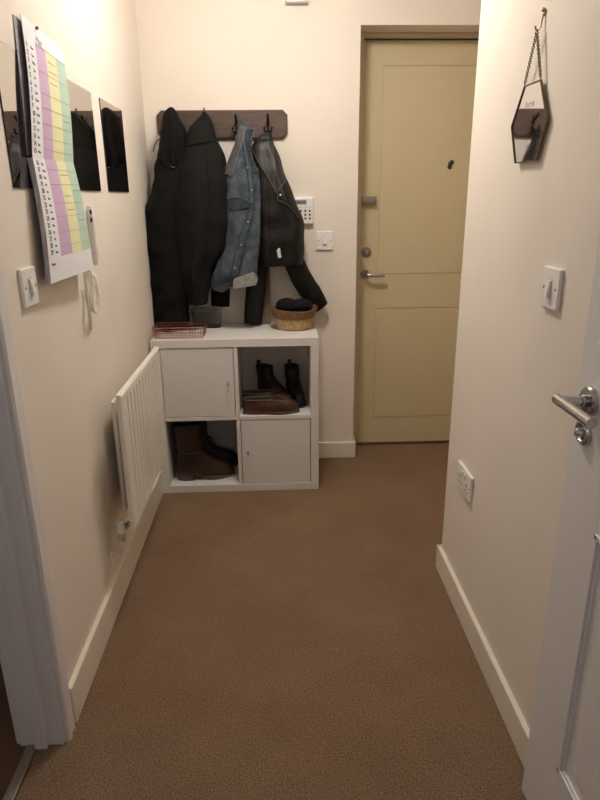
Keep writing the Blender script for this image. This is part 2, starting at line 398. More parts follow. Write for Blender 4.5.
# mirror tiles on the left wall
MT['edge'] = MT['iron']
spans = [(1.497, 1.800, 'square mirror tile on the left wall mostly behind the calendar', 'nearest'),
         (1.930, 2.232, 'square mirror tile right of the calendar, middle of the row of three', 'mid'),
         (2.340, 2.658, 'square mirror tile nearest the coats, farthest from the calendar', 'far')]
for a, c, lab, _ in spans:
    tag(mk('mirror_tile', B((-(c-a)/2, (c-a)/2, -.004, 0, -.152, .152)), ['mirror', 'dark'], loc=(XL, (a+c)/2, 1.562)), lab, 'mirror', 'square mirror tiles on the left wall').rotation_euler = (0, 0, ROT['left'])

for o in [o for o in COL.objects if o.name.startswith('mirror_tile')]:
    for p in o.data.polygons: p.material_index = 0 if abs(p.normal.y) > .9 else 1
# hexagonal mirror hanging on the right wall
off = .011
hexpx = [(524.5, 86.5), (540.5, 80), (546.5, 118), (535.5, 160), (515, 163), (511.5, 127)]
hk = WR(537.5, 30, .014)
t = thing('hanging_mirror', 'brass framed hexagonal mirror hanging by a chain on the right wall', 'mirror', (XR, hk.y, hk.z), ROT['right'])
inv = (Matrix.Translation((XR, hk.y, hk.z)) @ Matrix.Rotation(ROT['right'], 4, 'Z')).inverted()
hp = [inv @ WR(u, v, off) for u, v in hexpx]
cx = sum(p.x for p in hp)/6; cz = sum(p.z for p in hp)/6
bm = bmesh.new()
fr = [bm.verts.new((cx+(p.x-cx)*.985, -off+.001, cz+(p.z-cz)*.985)) for p in hp]; bk = [bm.verts.new((v.co.x, -off+.003, v.co.z)) for v in fr]
bm.faces.new(fr); bm.faces.new(list(reversed(bk)))
for i in range(6): bm.faces.new((fr[i], fr[i-1], bk[i-1], bk[i]))
mk('glass', bm, 'mirror2', t)
bm = bmesh.new()
def frame_ring(s, y): return [Vector((cx+(p.x-cx)*s, y, cz+(p.z-cz)*s)) for p in hp]
rings(bm, [frame_ring(.985, -off-.0015), frame_ring(1.015, -off-.0015), frame_ring(1.015, -off+.0035), frame_ring(.985, -off+.0035)], closed=True)
mk('frame', bm, 'darkbrass', t)
bm = bmesh.new()
hb = Vector((0, -.006, .040))
lathe(bm, [(.006, .0), (.006, .003), (.003, .005)], (0, 0, .034), '-y', 14)
tube(bm, [(0, -.003, .036), (0, -.006, .022), (0, -.008, .006), (0, -.012, .000), (0, -.018, .001), (0, -.020, .008)], .0022, 8)
sph(bm, (0, -.005, .040), .0045); mk('wall_hook', bm, 'brass', t, True)
for k, e in enumerate((hp[0], hp[1])):
    bm = bmesh.new(); a = Vector((0, -.015, -.003)); e2 = Vector((e.x, -off, e.z+.004)); n = 22
    for i in range(n):
        q = a.lerp(e2, (i+.5)/n); L = (e2-a).length/n*.72; d = (e2-a).normalized(); s = Vector((0, 1, 0)).cross(d).normalized() if i % 2 else Vector((0, 1, 0))
        tube(bm, [q+d*L*math.cos(w*PI/5)+s*.0032*math.sin(w*PI/5) for w in range(10)], .00095, 5, closed=True)
    mk('chain', bm, 'darkbrass', t, True)
# faint lettering printed on the glass
bm = text_bm('home', .022, Matrix.Translation((cx-.03, -off-.0002, cz+.035)) @ Matrix.Rotation(PI/2, 4, 'X'), depth=.0001); mk('glass_lettering', bm, 'line', t)

# ------------------------------------------------------------------ calendar on the left wall
cal = thing('calendar', 'white wall calendar with purple, yellow and green columns', 'calendar', (XL, 1.83, 1.49), ROT['left'])
cinv = (Matrix.Translation((XL, 1.83, 1.49)) @ Matrix.Rotation(ROT['left'], 4, 'Z')).inverted()
def sheet(corn, bulge, thick, nu=34, nv=26, cols=None, lean=None):
    """corn TL TR BR BL as (u,v,offset); returns function (s,t)->local point, s across, t down"""
    P = [cinv @ WL(u, v, o) for u, v, o in corn]
    def f(s, t):
        q = (P[0]*(1-s)+P[1]*s)*(1-t)+(P[3]*(1-s)+P[2]*s)*t
        return q+Vector((0, -bulge(s, t), 0))
    return f
def sheet_bm(f, cols, thick, nv=24, z0=0, s_edges=None):
    bm = bmesh.new()
    se = [0]
    for c in cols: se.append(c[0])
    grid = []
    ss = []; mi = []
    for i in range(len(cols)):
        k = max(2, int((se[i+1]-se[i])*30))
        for j in range(k): ss.append(se[i]+(se[i+1]-se[i])*j/k); mi.append(i)
    ss.append(se[-1])
    fr = [[bm.verts.new(f(s, j/nv)) for s in ss] for j in range(nv+1)]
    bk = [[bm.verts.new(f(s, j/nv)+Vector((0, thick, 0))) for s in ss] for j in range(nv+1)]
    for j in range(nv):
        for i in range(len(ss)-1):
            fc = bm.faces.new((fr[j][i], fr[j][i+1], fr[j+1][i+1], fr[j+1][i])); t_ = (j+.5)/nv
            fc.material_index = cols[mi[i]][1] if cols[mi[i]][2] <= t_ <= cols[mi[i]][3] else 0
            fb = bm.faces.new((bk[j][i], bk[j+1][i], bk[j+1][i+1], bk[j][i+1])); fb.material_index = 4
        bm.faces.new((fr[j][0], fr[j+1][0], bk[j+1][0], bk[j][0])).material_index = 4
        bm.faces.new((fr[j][-1], bk[j][-1], bk[j+1][-1], fr[j+1][-1])).material_index = 4
    for i in range(len(ss)-1):
        bm.faces.new((fr[0][i], bk[0][i], bk[0][i+1], fr[0][i+1])); bm.faces.new((fr[nv][i], fr[nv][i+1], bk[nv][i+1], bk[nv][i]))
    return bm
pm = ['paper', 'purple', 'yellow', 'green', 'papershade']
ftop = sheet([(20.5, 13.5, .010), (62, 48, .006), (73.5, 163, .020), (32.5, 157.5, .018)], lambda s, t: .006*math.sin(PI*t), .003)
mk('upper_page', sheet_bm(ftop, [(.24, 0, 0, 1), (.47, 1, .15, 1), (.74, 2, .15, 1), (1, 3, .15, 1)], .0012, nv=50), pm, cal, True)
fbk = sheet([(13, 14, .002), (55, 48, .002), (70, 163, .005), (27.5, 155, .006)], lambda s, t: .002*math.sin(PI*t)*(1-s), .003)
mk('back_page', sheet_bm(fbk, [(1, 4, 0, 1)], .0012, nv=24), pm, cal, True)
flow = sheet([(32.5, 157.5, .018), (73.5, 163, .020), (93.5, 268.5, .046), (51, 284, .034)], lambda s, t: .006*math.sin(PI*t), .003)
mk('lower_page', sheet_bm(flow, [(.26, 0, 0, 1), (.52, 1, 0, .80), (.76, 2, 0, .80), (1, 3, 0, .80)], .012, nv=50), pm, cal, True)
# stack of folded pages at the pinch
fst = sheet([(28.5, 158, .008), (70, 164, .008), (88, 270, .030), (48, 283, .020)], lambda s, t: .006*math.sin(PI*t)*(1-s), .003)
mk('page_stack', sheet_bm(fst, [(1, 4, 0, 1)], .004, nv=16), pm, cal, True)
# writing: day rows and ruled lines that follow the sheets
def write_on(f, s0, t0, s, size, bold=False):
    o = f(s0, t0); ex = (f(s0+.05, t0)-o).normalized(); ez = (f(s0, t0-.02)-o).normalized(); n = ex.cross(ez)
    mt = Matrix(((ex.x, ez.x, n.x, o.x), (ex.y, ez.y, n.y, o.y), (ex.z, ez.z, n.z, o.z), (0, 0, 0, 1)))
    return text_bm(s, size, mt @ Matrix.Translation((0, 0, .0006)), depth=.0002)
days = ['Mon', 'Tue', 'Wed', 'Thu', 'Fri', 'Sat', 'Sun']
bm = bmesh.new()
for k in range(15):
    join(bm, write_on(ftop, .03, .215+k*.0535, '%d' % (k+1), .017)); join(bm, write_on(ftop, .12, .213+k*.0535, days[k % 7], .0095))
mk('day_numbers', bm, 'ink', cal)
mk('month_name', write_on(ftop, .27, .135, 'May', .026), 'line', cal)
bm = bmesh.new()
for k in range(14):
    join(bm, write_on(flow, .05, .055+k*.055, '%d' % (k+16), .017)); join(bm, write_on(flow, .15, .053+k*.055, days[(k+1) % 7], .0095))
join(bm, write_on(flow, .05, .86, 'Notes', .010))
mk('day_numbers', bm, 'ink', cal)
def rule(f, t, s0=.02, s1=.99, r=.0005): return [f(s0+(s1-s0)*i/10, t)+Vector((0, -.0004, 0)) for i in range(11)]
bm = bmesh.new()
for t_ in (.15, .34, .50, .61, .73, .84, .93): tube(bm, rule(ftop, t_, .25), .0005, 4)
for t_ in (.08, .20, .36, .47, .60, .72): tube(bm, rule(flow, t_, .27), .0005, 4)
for k, (f, t_, a, c) in enumerate([(ftop, .225, .50, .70), (ftop, .30, .5, .72), (ftop, .39, .5, .68), (flow, .12, .54, .74), (flow, .25, .8, .97), (flow, .30, .54, .70), (flow, .42, .54, .72), (flow, .52, .8, .95), (ftop, .66, .78, .92)]):
    tube(bm, [f(a+(c-a)*i/20, t_)+Vector((0, -.0006, .0016*math.sin(i*2.1))) for i in range(21)], .0004, 4)
mk('ruled_lines', bm, 'line', cal)
bm = bmesh.new(); q = cinv @ WL(36, 28, .011); lathe(bm, [(.004, 0), (.004, .004), (.002, .006)], q, '-y', 12); mk('hanging_pin', bm, 'darkbrass', cal)

# ------------------------------------------------------------------ entry phone with coiled cord
ph = thing('entry_phone', 'white wall intercom handset partly behind the calendar', 'intercom phone', (XL, 2.0, 1.27), ROT['left'])
pinv = (Matrix.Translation((XL, 2.0, 1.27)) @ Matrix.Rotation(ROT['left'], 4, 'Z')).inverted()
mk('wall_unit', B((-.055, .022, -.016, 0, -.085, .085), bev=.005), 'plastic', ph)
hs = [pinv @ WL(u, v, .026) for u, v in [(89.5, 206), (90.5, 213), (92, 228), (93.5, 243), (95, 256), (95.5, 265)]]
bm = bmesh.new(); tube(bm, hs, [.008, .014, .0125, .012, .013, .006], 14); mk('handset', bm, 'plastic', ph, True)
for u, v in [(90.8, 212), (91.6, 220)]:
    bm = bmesh.new(); q = pinv @ WL(u, v, .040); lathe(bm, [(.0055, -.003), (.0055, .0012), (.004, .002)], q, '-y', 14); bmesh.ops.scale(bm, vec=(.7, 1, 1.25), space=Matrix.Translation(-q), verts=bm.verts); mk('call_button', bm, 'dark', ph)
bm = bmesh.new()
path = []
A0, A1, A2, A3 = Vector((.03, -.03, -.100)), Vector((.045, -.03, -.16)), Vector((.005, -.025, -.30)), Vector((-.03, -.02, -.11))
pl = [WL(90, 272, .03), WL(95, 278, .03), WL(97.5, 290, .03), WL(98, 303, .03), WL(96, 311, .03), WL(93, 309, .03), WL(92, 298, .03), WL(92.5, 285, .03), WL(91, 274, .03)]
tab = [(i, *(pinv @ p)) for i, p in enumerate(pl)]
N = 900
cent = [Vector(interp(tab, i/N*8)) for i in range(N+1)]
for i in range(N+1):
    t_ = (cent[min(i+1, N)]-cent[max(i-1, 0)]).normalized(); a = t_.cross(Vector((0, 1, 0))).normalized(); u_ = a.cross(t_)
    w_ = i*2*PI/16; path.append(cent[i]+(a*math.cos(w_)+u_*math.sin(w_))*.0055)
tube(bm, path, .0017, 5); mk('coiled_cord', bm, 'plastic', ph, True)
bm = bmesh.new(); tube(bm, [pinv @ WL(u, v, .004) for u, v in [(84, 262), (86, 285), (88.5, 305), (91.5, 330)]], .003, 6)
tube(bm, [pinv @ WL(u, v, .004) for u, v in [(87, 262), (88.5, 285), (90, 305), (92, 330)]], .002, 6); mk('wall_cable', bm, 'skirting', ph, True)

# ------------------------------------------------------------------ radiator
ry0, ry1, rz0, rz1, rf = 1.838, 2.500, .325, .800, -.490
rad = thing('radiator', 'white ribbed panel radiator on the left wall beside the cabinet', 'radiator', (XL, (ry0+ry1)/2, rz0))
def rad_panel(xf, y0, y1, z0, z1, ribs, dep):
    bm = bmesh.new()
    # vertical runs across the panel: (s, 1 in a groove, 0 on a rib)
    ys = [(0, 0, .004), (.008, 0, 0), (.03, 0, 0)]; p = (1-.03*2)/ribs
    for k in range(ribs):
        a_ = .03+k*p
        if k: ys += [(a_-.13*p, 0, 0), (a_-.07*p, 1, 0), (a_+.07*p, 1, 0), (a_+.13*p, 0, 0)]
    ys += [(.97, 0, 0), (.992, 0, 0), (1, 0, .004)]
    zs_ = [(0, 0, .004), (.012, 0, 0), (.055, 0, 0), (.075, 1, 0), (.925, 1, 0), (.945, 0, 0), (.988, 0, 0), (1, 0, .004)]
    F_ = [[bm.verts.new((xf-dep*gy*gz-max(ey, ez), y0+(y1-y0)*s_, z0+(z1-z0)*t)) for s_, gy, ey in ys] for t, gz, ez in zs_]
    G_ = [[bm.verts.new((xf-.018, y0+(y1-y0)*s_, z0+(z1-z0)*t)) for s_, gy, ey in ys] for t, gz, ez in zs_]
    for j in range(len(zs_)-1):
        for i in range(len(ys)-1):
            bm.faces.new((F_[j][i], F_[j][i+1], F_[j+1][i+1], F_[j+1][i])); bm.faces.new((G_[j][i], G_[j+1][i], G_[j+1][i+1], G_[j][i+1]))
        bm.faces.new((F_[j][0], F_[j+1][0], G_[j+1][0], G_[j][0])); bm.faces.new((F_[j][-1], G_[j][-1], G_[j+1][-1], F_[j+1][-1]))
    for i in range(len(ys)-1):
        bm.faces.new((F_[0][i], G_[0][i], G_[0][i+1], F_[0][i+1])); bm.faces.new((F_[-1][i], F_[-1][i+1], G_[-1][i+1], G_[-1][i]))
    return bm
mkw('front_panel', rad_panel(rf, ry0, ry1, rz0, rz1, 13, .014), 'rad', rad)
mkw('rear_panel', bx(XL+.030, XL+.044, 1.966, ry1-.02, .331, .738, bev=.004), 'rad', rad)
bm = bmesh.new()
pts = []
for k in range(60):
    y = 1.975+(ry1-.04-1.975)*k/59; pts.append((y, XL+.046 if k % 2 else rf-.018))
for a, c in zip(pts[:-1], pts[1:]):
    v1, v2, v3, v4 = bm.verts.new((a[1], a[0], rz0+.05)), bm.verts.new((c[1], c[0], rz0+.05)), bm.verts.new((c[1], c[0], rz1-.06)), bm.verts.new((a[1], a[0], rz1-.06))
    bm.faces.new((v1, v2, v3, v4))
mkw('convector_fins', bm, 'rad', rad)
for zz in (rz0+.06, rz1-.16):
    
    for yy in (ry0+.27, ry1-.205): mkw('wall_bracket', bx(XL, XL+.032, yy, yy+.025, zz-.02, zz+.02), 'rad', rad)
vp = WL(121, 526, .05)
vx, vy, vz = vp.x, vp.y, vp.z
bm = bmesh.new(); lathe(bm, [(.0135, -.024), (.0145, -.018), (.0145, .014), (.011, .018), (.005, .018), (.004, .014)], (vx, vy, vz), 'z', 20); vc = mkw('valve_cap', bm, 'plastic', rad, True)
bm = bmesh.new(); lathe(bm, [(.010, -.056), (.012, -.05), (.012, -.036), (.009, -.032), (.009, -.02)], (vx, vy, vz), 'z', 12)
tube(bm, [(vx, vy, vz-.030), (vx+.006, vy+.03, vz-.020), (rf-.010, ry0+.005, rz0+.030), (rf-.010, ry0+.03, rz0+.035)], .009, 12); mkw('valve_body', bm, 'steel', rad, True)
bm = bmesh.new(); zb = vz-.098; pc = WL(112.5, 558, .004)
tube(bm, [(vx, vy, vz-.05), (vx, vy, zb+.015), (vx-.003, vy, zb+.004), (vx-.014, vy+.004, zb), (XL-.005, pc.y, pc.z)], .0075, 12); mkw('supply_pipe', bm, 'skirting', rad, True)
bm = bmesh.new(); lathe(bm, [(.022, 0), (.021, .006), (.012, .009)], (XL, pc.y, pc.z), 'x', 20); mkw('pipe_collar', bm, 'plastic', rad, True)

# ------------------------------------------------------------------ white cube cabinet
KX0, KX1, KY0, KY1, KZ = -.578, .192, 2.746, 3.119, .770
kb = thing('cube_cabinet', 'white four-cube cabinet with two doors under the coats', 'cabinet', ((KX0+KX1)/2, (KY0+KY1)/2, 0))
T = .038
mkw('top_panel', bx(KX0, KX1, KY0, KY1, KZ-T, KZ, bev=.0015), 'cabinet', kb)
mkw('bottom_panel', bx(KX0, KX1, KY0, KY1, .0, T, bev=.0015), 'cabinet', kb)
for a in (KX0, KX1-T): mkw('side_panel', bx(a, a+T, KY0+.0005, KY1, T, KZ-T, bev=.0008), 'cabinet', kb)
cxm = (KX0+KX1)/2; dv = .009
mkw('upright_divider', bx(cxm-dv, cxm+dv, KY0+.002, KY1, T, KZ-T, bev=.0008), 'cabinet', kb)
zm = KZ/2
for a, c in ((KX0+T, cxm-dv), (cxm+dv, KX1-T)): mkw('shelf', bx(a, c, KY0+.002, KY1, zm-dv, zm+dv, bev=.0008), 'cabinet', kb)
def kdoor(a, c, z0, z1, kx, kz):
    d = mkw('door', bx(a+.003, c-.003, KY0+.004, KY0+.020, z0+.003, z1-.003, bev=.0012), 'cabinet', kb)
    bm = bmesh.new(); lathe(bm, [(.004, 0), (.004, .008), (.0065, .012), (.0065, .016), (.004, .018)], (kx, KY0+.004, kz), '-y', 14)
    box(bm, kx-.004, kx+.004, KY0+.0025, KY0+.005, kz-.016, kz+.010, bev=.001)
    bmesh.ops.transform(bm, matrix=local(kb), verts=bm.verts); k = mk('knob', bm, 'steel', d, True)
kdoor(KX0+T, cxm-dv, zm+dv, KZ-T, -.232, .562)
kdoor(cxm+dv, KX1-T, T, zm-dv, -.152, .205)
FT = T                                       # floor of the lower cubes
ST = zm+dv                                   # floor of the upper cubes

# ------------------------------------------------------------------ footwear
def shoe_ring(z, xh, xt, wh, wt, yo=0, n=40):
    pts = []
    for k in range(n):
        a = 2*PI*k/n; c, s = math.cos(a), math.sin(a)
        x = (xh+xt)/2+(xt-xh)/2*(abs(c)**.85)*(1 if c >= 0 else -1)
        f = (c+1)/2; w = wh*(1-f)+wt*f
        pts.append(Vector((x, yo+w*(abs(s)**.8)*(1 if s >= 0 else -1), z)))
    return pts
def outline(L, k=1.0, w=.047):
    r = []
    for i in range(48):
        a = 2*PI*i/48; c, s = math.cos(a), math.sin(a)
        x = L/2+L/2*k*c; f = x/L
        ww = w*(.72+.36*math.exp(-((f-.70)/.26)**2)-.10*math.exp(-((f-.38)/.14)**2))
        r.append((x, ww*k*(abs(s)**.75)*(1 if s >= 0 else -1)))
    return r
def shoe(name, label, cat, loc, rotz, group, kind, m):
    t = thing(name, label, cat, loc, rotz, group)
    L = .285
    heel = {'boot': .030, 'chelsea': .024, 'loafer': .010}[kind]
    if kind == 'boot':
        tabr = [(.012, .004, .283, .038, .040), (.03, .0, .284, .040, .043), (.05, .0, .276, .040, .042), (.068, .002, .258, .040, .037), (.085, .004, .215, .040, .036), (.105, .006, .170, .041, .038), (.13, .006, .140, .044, .044), (.16, .002, .130, .047, .047), (.20, -.004, .130, .050, .050), (.245, -.006, .132, .052, .052), (.272, -.006, .134, .052, .052)]
        inner = [(.269, -.002, .130, .048, .048), (.18, .003, .125, .042, .042), (.10, .02, .12, .03, .03)]
    elif kind == 'chelsea':
        tabr = [(.012, .004, .280, .036, .038), (.028, .0, .282, .038, .041), (.048, .0, .272, .038, .039), (.066, .002, .245, .037, .036), (.082, .004, .19, .036, .034), (.10, .004, .142, .036, .034), (.125, .002, .120, .037, .037), (.15, .0, .118, .039, .039)]
        inner = [(.147, .004, .113, .035, .035), (.09, .012, .11, .03, .03)]
    else:
        tabr = [(.010, .004, .282, .034, .038), (.022, .0, .284, .036, .042), (.036, .0, .280, .037, .042), (.048, .001, .268, .036, .039), (.058, .002, .240, .035, .035), (.064, .003, .200, .0345, .034), (.067, .004, .170, .034, .034)]
        inner = [(.0665, .007, .160, .031, .031), (.045, .010, .160, .031, .031), (.022, .012, .16, .030, .030)]
    tabr = [(z+(heel if kind != 'loafer' else 0)*(1), a, c, w1, w2) for z, a, c, w1, w2 in tabr]
    if kind != 'loafer': inner = [(z+heel, a, c, w1, w2) for z, a, c, w1, w2 in inner]
    bm = bmesh.new()
    zz = [tabr[0][0]+(tabr[-1][0]-tabr[0][0])*i/30 for i in range(31)]
    rs = []
    for z in zz:
        a, c, w1, w2 = interp(tabr, z)
        r = shoe_ring(z, a, c, w1, w2)
        if kind == 'boot' and z > .15: r = [p+Vector((0, 0, .012*((p.x-.08)/.08)**2-.006*1)) if z > .29 else p for p in r]
        rs.append(r)
    for (z, a, c, w1, w2) in inner: rs.append(shoe_ring(z, a, c, w1, w2))
    rings(bm, rs)
    if kind != 'loafer':      # toe spring: foot drops from the heel towards the toe
        for v in bm.verts:
            f = min(1, max(0, (v.co.x-.07)/.12)); v.co.z -= heel*.75*f*(1 if v.co.z < .14 else 0 if v.co.z > .2 else (.2-v.co.z)/.06)
    for v in bm.verts: v.co += Vector((random.uniform(-1, 1), random.uniform(-1, 1), random.uniform(-1, 1)))*.0006
    bm.faces.ensure_lookup_table(); nf = 40*30
    for f in bm.faces[:] if False else list(bm.faces)[nf+40:]: f.material_index = 1
    mk('upper', bm, [m, 'insole'], t, 'all')
    bm = bmesh.new(); o1 = outline(L+.006)
    def sz(x, z): return z+(heel*(1-.92*min(1, max(0, (x-.07)/.11))) if kind != 'loafer' else 0)
    rings(bm, [[(x-.003, y, sz(x, .001)) for x, y in o1], [(x-.003, y, sz(x, .012)) for x, y in o1]])
    mk('sole', bm, 'sole' if kind != 'chelsea' else 'dark', t, True)
    if kind != 'loafer' or True:
        bm = bmesh.new(); hr = [(x, y) for x, y in outline(L)]
        def hring(z, k): return [(min(x, .078)*k+.002, y*k, z) for x, y in hr]
        rings(bm, [hring(0, .95), hring(heel+.004, 1.0)]); mk('heel', bm, 'sole' if kind != 'chelsea' else 'dark', t, True)
    if kind == 'chelsea':
        mk('pull_tab', B((-.002, .004, -.010, .010, .155, .196), (.004, .009, -.010, .010, .165, .196), bev=.0015), 'dark', t)
        for s in (-1, 1): mk('elastic_panel', B((.045, .085, s*.037-.002, s*.037+.002, .11, .165), bev=.0015), 'dark', t)
    if kind == 'boot':
        bm = bmesh.new(); rr = [p for p in shoe_ring(.155, .004, .150, .0475, .0475)]
        tube(bm, rr, .004, 6, closed=True); mk('ankle_strap', bm, 'boot2', t, True)
        for s in (-1, 1):
            mk('pull_strap', B((.06, .085, s*.051-.002, s*.051+.002, .255, .306), bev=.001), m, t)
        bm = bmesh.new(); tube(bm, [(p.x, p.y, p.z) for p in shoe_ring(.299, -.006, .135, .052, .052)], .003, 6, closed=True); mk('top_binding', bm, 'boot2', t, True)
    if kind == 'loafer':
        bm = bmesh.new(); tube(bm, shoe_ring(.0675, .003, .170, .0345, .034), .0022, 6, closed=True); mk('top_line', bm, 'thread' if False else 'paleedge', t, True)
        bm = bmesh.new(); pts_ = []
        for i in range(21):
            a = -PI/2+PI*i/20; pts_.append((.155+.085*math.cos(a), .033*math.sin(a), .064-.016*math.cos(a)))
        tube(bm, pts_, .0028, 6); mk('apron_seam', bm, m, t, True)
        bm = bmesh.new(); box(bm, .150, .172, -.034, .034, .066, .073, bev=.002)
        for s in (-1, 1): tube(bm, [(.165, s*.003, .075), (.172, s*.016, .080), (.182, s*.020, .074), (.176, s*.008, .073), (.165, s*.003, .075)], .0022, 6); tube(bm, [(.165, 0, .075), (.185, s*.008, .071), (.20, s*.014, .064)], .002, 6)
        mk('lace_bow', bm, m, t, True)
    return t
pb = at(184, 476, 2, FT)
shoe('leather_boot', 'brown leather boot standing side-on in the lower left cube', 'boot', (-.512, 2.815, FT), math.radians(11), 'brown leather boots in the lower cube', 'boot', 'boot')
shoe('leather_boot', 'darker brown boot behind the side-on boot in the lower cube', 'boot', (-.500, 2.955, FT), math.radians(8), 'brown leather boots in the lower cube', 'boot', 'boot2')
l1 = shoe('loafer', 'tan leather loafer with laced bow at the front of the upper cube', 'shoe', (-.170, 2.788, ST), math.radians(3), 'tan loafers in the upper cube', 'loafer', 'loafer'); l1.scale = (.95, .95, 1.1)
l2 = shoe('loafer', 'tan loafer hidden behind the front loafer in the upper cube', 'shoe', (-.176, 2.864, ST), 0, 'tan loafers in the upper cube', 'loafer', 'loafer'); l2.scale = (.89, .9, 1.25)
c1 = shoe('ankle_boot', 'dark ankle boot with pull tab, beside the cabinet divider', 'boot', (-.100, 3.085, ST), math.radians(-50), 'dark ankle boots in the upper cube', 'chelsea', 'chelsea'); c1.scale = (.85, .92, .97)
c2 = shoe('ankle_boot', 'dark ankle boot with pull tab, towards the cabinet right side', 'boot', (.062, 3.085, ST), math.radians(-78), 'dark ankle boots in the upper cube', 'chelsea', 'chelsea'); c2.scale = (.85, .92, .97)

# ------------------------------------------------------------------ things on the cabinet top
# copper wire basket
wb = [at(152, 327.5, 2, .820), at(202, 327.5, 2, .820), at(204.5, 321, 2, .820), at(156, 321, 2, .820)]
yF, yK = wb[0].y, wb[2].y
x0, x1 = -.568, -.332
yF = 2.770; yK = 2.900
t = thing('wire_basket', 'shallow copper wire basket on the cabinet by the wall', 'basket', ((x0+x1)/2, (yF+yK)/2, KZ))
z0, z1 = KZ+.003, KZ+.052; s_ = .008
bm = bmesh.new()
def loop(z, i): return [(x0+i, yF+i, z), (x1-i, yF+i, z), (x1-i, yK-i, z), (x0+i, yK-i, z)]
def wire(a, c, r=.0011): tube(bm, [a, c], r*.8, 5)
def sq(z, i, r):
    L_ = loop(z, i)
    for k in range(4): wire(L_[k], L_[(k+1) % 4], r)
for k in range(1, 4): sq(z0+(z1-z0)*k/4, s_*(1-k/4), .0011)
n = 18
for k in range(n+1):
    f = k/n
    xa, xb = x0+(x1-x0)*f, x0+s_+(x1-x0-2*s_)*f
    wire((xa, yF, z1), (xb, yF+s_, z0)); wire((xb, yF+s_, z0), (xb, yK-s_, z0)); wire((xb, yK-s_, z0), (xa, yK, z1))
n = 10
for k in range(n+1):
    f = k/n; ya, yb_ = yF+(yK-yF)*f, yF+s_+(yK-yF-2*s_)*f
    wire((x0, ya, z1), (x0+s_, yb_, z0)); wire((x1-s_, yb_, z0), (x1, ya, z1))
    if k % 3 == 2: wire((x0+s_, yb_, z0), (x1-s_, yb_, z0))
mkw('wire_grid', bm, 'copper', t)
bm = bmesh.new(); sq(z1, 0, .0024); sq(z0, s_, .0018); mkw('rim', bm, 'copper', t)
# clear tub
t = thing('plastic_tub', 'clear plastic tub behind the copper basket under the coats', 'tub', (-.345, 3.05, KZ))
bm = bmesh.new()
def rr(w, d, z): 
    o = []
    for sx, sy, a0 in ((1, 1, 0), (-1, 1, 90), (-1, -1, 180), (1, -1, 270)):
        for k in range(5):
            a = math.radians(a0+k*22.5); o.append(Vector((sx*(w-.015)+.015*math.cos(a), sy*(d-.015)+.015*math.sin(a), z)))
    return o
rings(bm, [rr(.066, .044, .001), rr(.074, .050, .080), rr(.071, .047, .080), rr(.064, .042, .004)])
mk('tub_body', bm, 'clear', t)
bm = bmesh.new(); rings(bm, [rr(.077, .053, .080), rr(.077, .053, .090), rr(.070, .046, .094)]); mk('tub_lid', bm, 'clear', t)
# tan board behind the leather jacket
pb0 = W(264, 324.5, 3.09); pb1 = W(271, 324.5, 3.09)
bm = B((-.022, .020, -.006, .006, 0, .40), bev=.001)
o = tag(mk('wooden_board', bm, 'tan'), 'narrow tan wooden board upright on the cabinet behind leather jacket', 'board'); o.location = ((pb0.x+pb1.x)/2-.002, 3.085, KZ); o.rotation_euler = (math.radians(-4), 0, 0)
# seagrass basket
bc = (.086, 2.978)
t = thing('woven_basket', 'round woven basket with brown rim band on the cabinet corner', 'basket', (bc[0], bc[1], KZ))
def bring(r, z, n=72): return [Vector((r*math.cos(2*PI*k/n)*(1+.008*math.sin(k*PI)), r*math.sin(2*PI*k/n), z)) for k in range(n)]
bm = bmesh.new(); rings(bm, [bring(.078, .001), bring(.085, .006), bring(.092, .03), bring(.0965, .058), bring(.0945, .058), bring(.085, .03), bring(.076, .010)]); mk('lower_weave', bm, 'seagrass', t, True)
bm = bmesh.new()
def wav(r, z): return [p+Vector((0, 0, .0045*math.sin(2*math.atan2(p.y, p.x)+.6))) for p in bring(r, z)]
rings(bm, [bring(.0975, .056), bring(.100, .058), wav(.113, .094), wav(.116, .100), wav(.113, .103), wav(.109, .098), bring(.096, .060)], closed=True)
mk('rim_band', bm, 'seagrassdark', t, True)
def lump(name, label, cat, c, r, sc, seed, m='knit'):
    bm = bmesh.new(); q = bmesh.ops.create_icosphere(bm, subdivisions=4, radius=r); rnd = random.Random(seed)
    ws = [(Vector((rnd.uniform(-1, 1), rnd.uniform(-1, 1), rnd.uniform(-1, 1)))*45, rnd.uniform(0, 6)) for _ in range(7)]
    for v in bm.verts:
        d = sum(math.sin(v.co.dot(w)+p) for w, p in ws)/7
        v.co *= 1+.42*d
    bmesh.ops.scale(bm, vec=sc, verts=bm.verts)
    return bm
o = tag(mk('knitted_hat', lump('', '', '', 0, .052, (1.1, .95, .72), 3), 'knit', smooth='all', loc=(.044, 2.965, .886)), 'black knitted hat heaped at the left of the woven basket', 'hat')
o = tag(mk('knitted_scarf', lump('', '', '', 0, .058, (1.05, .9, .62), 9), 'knit', smooth='all', loc=(.124, 2.972, .882)), 'black knitted scarf bundled at the right of the woven basket', 'scarf')

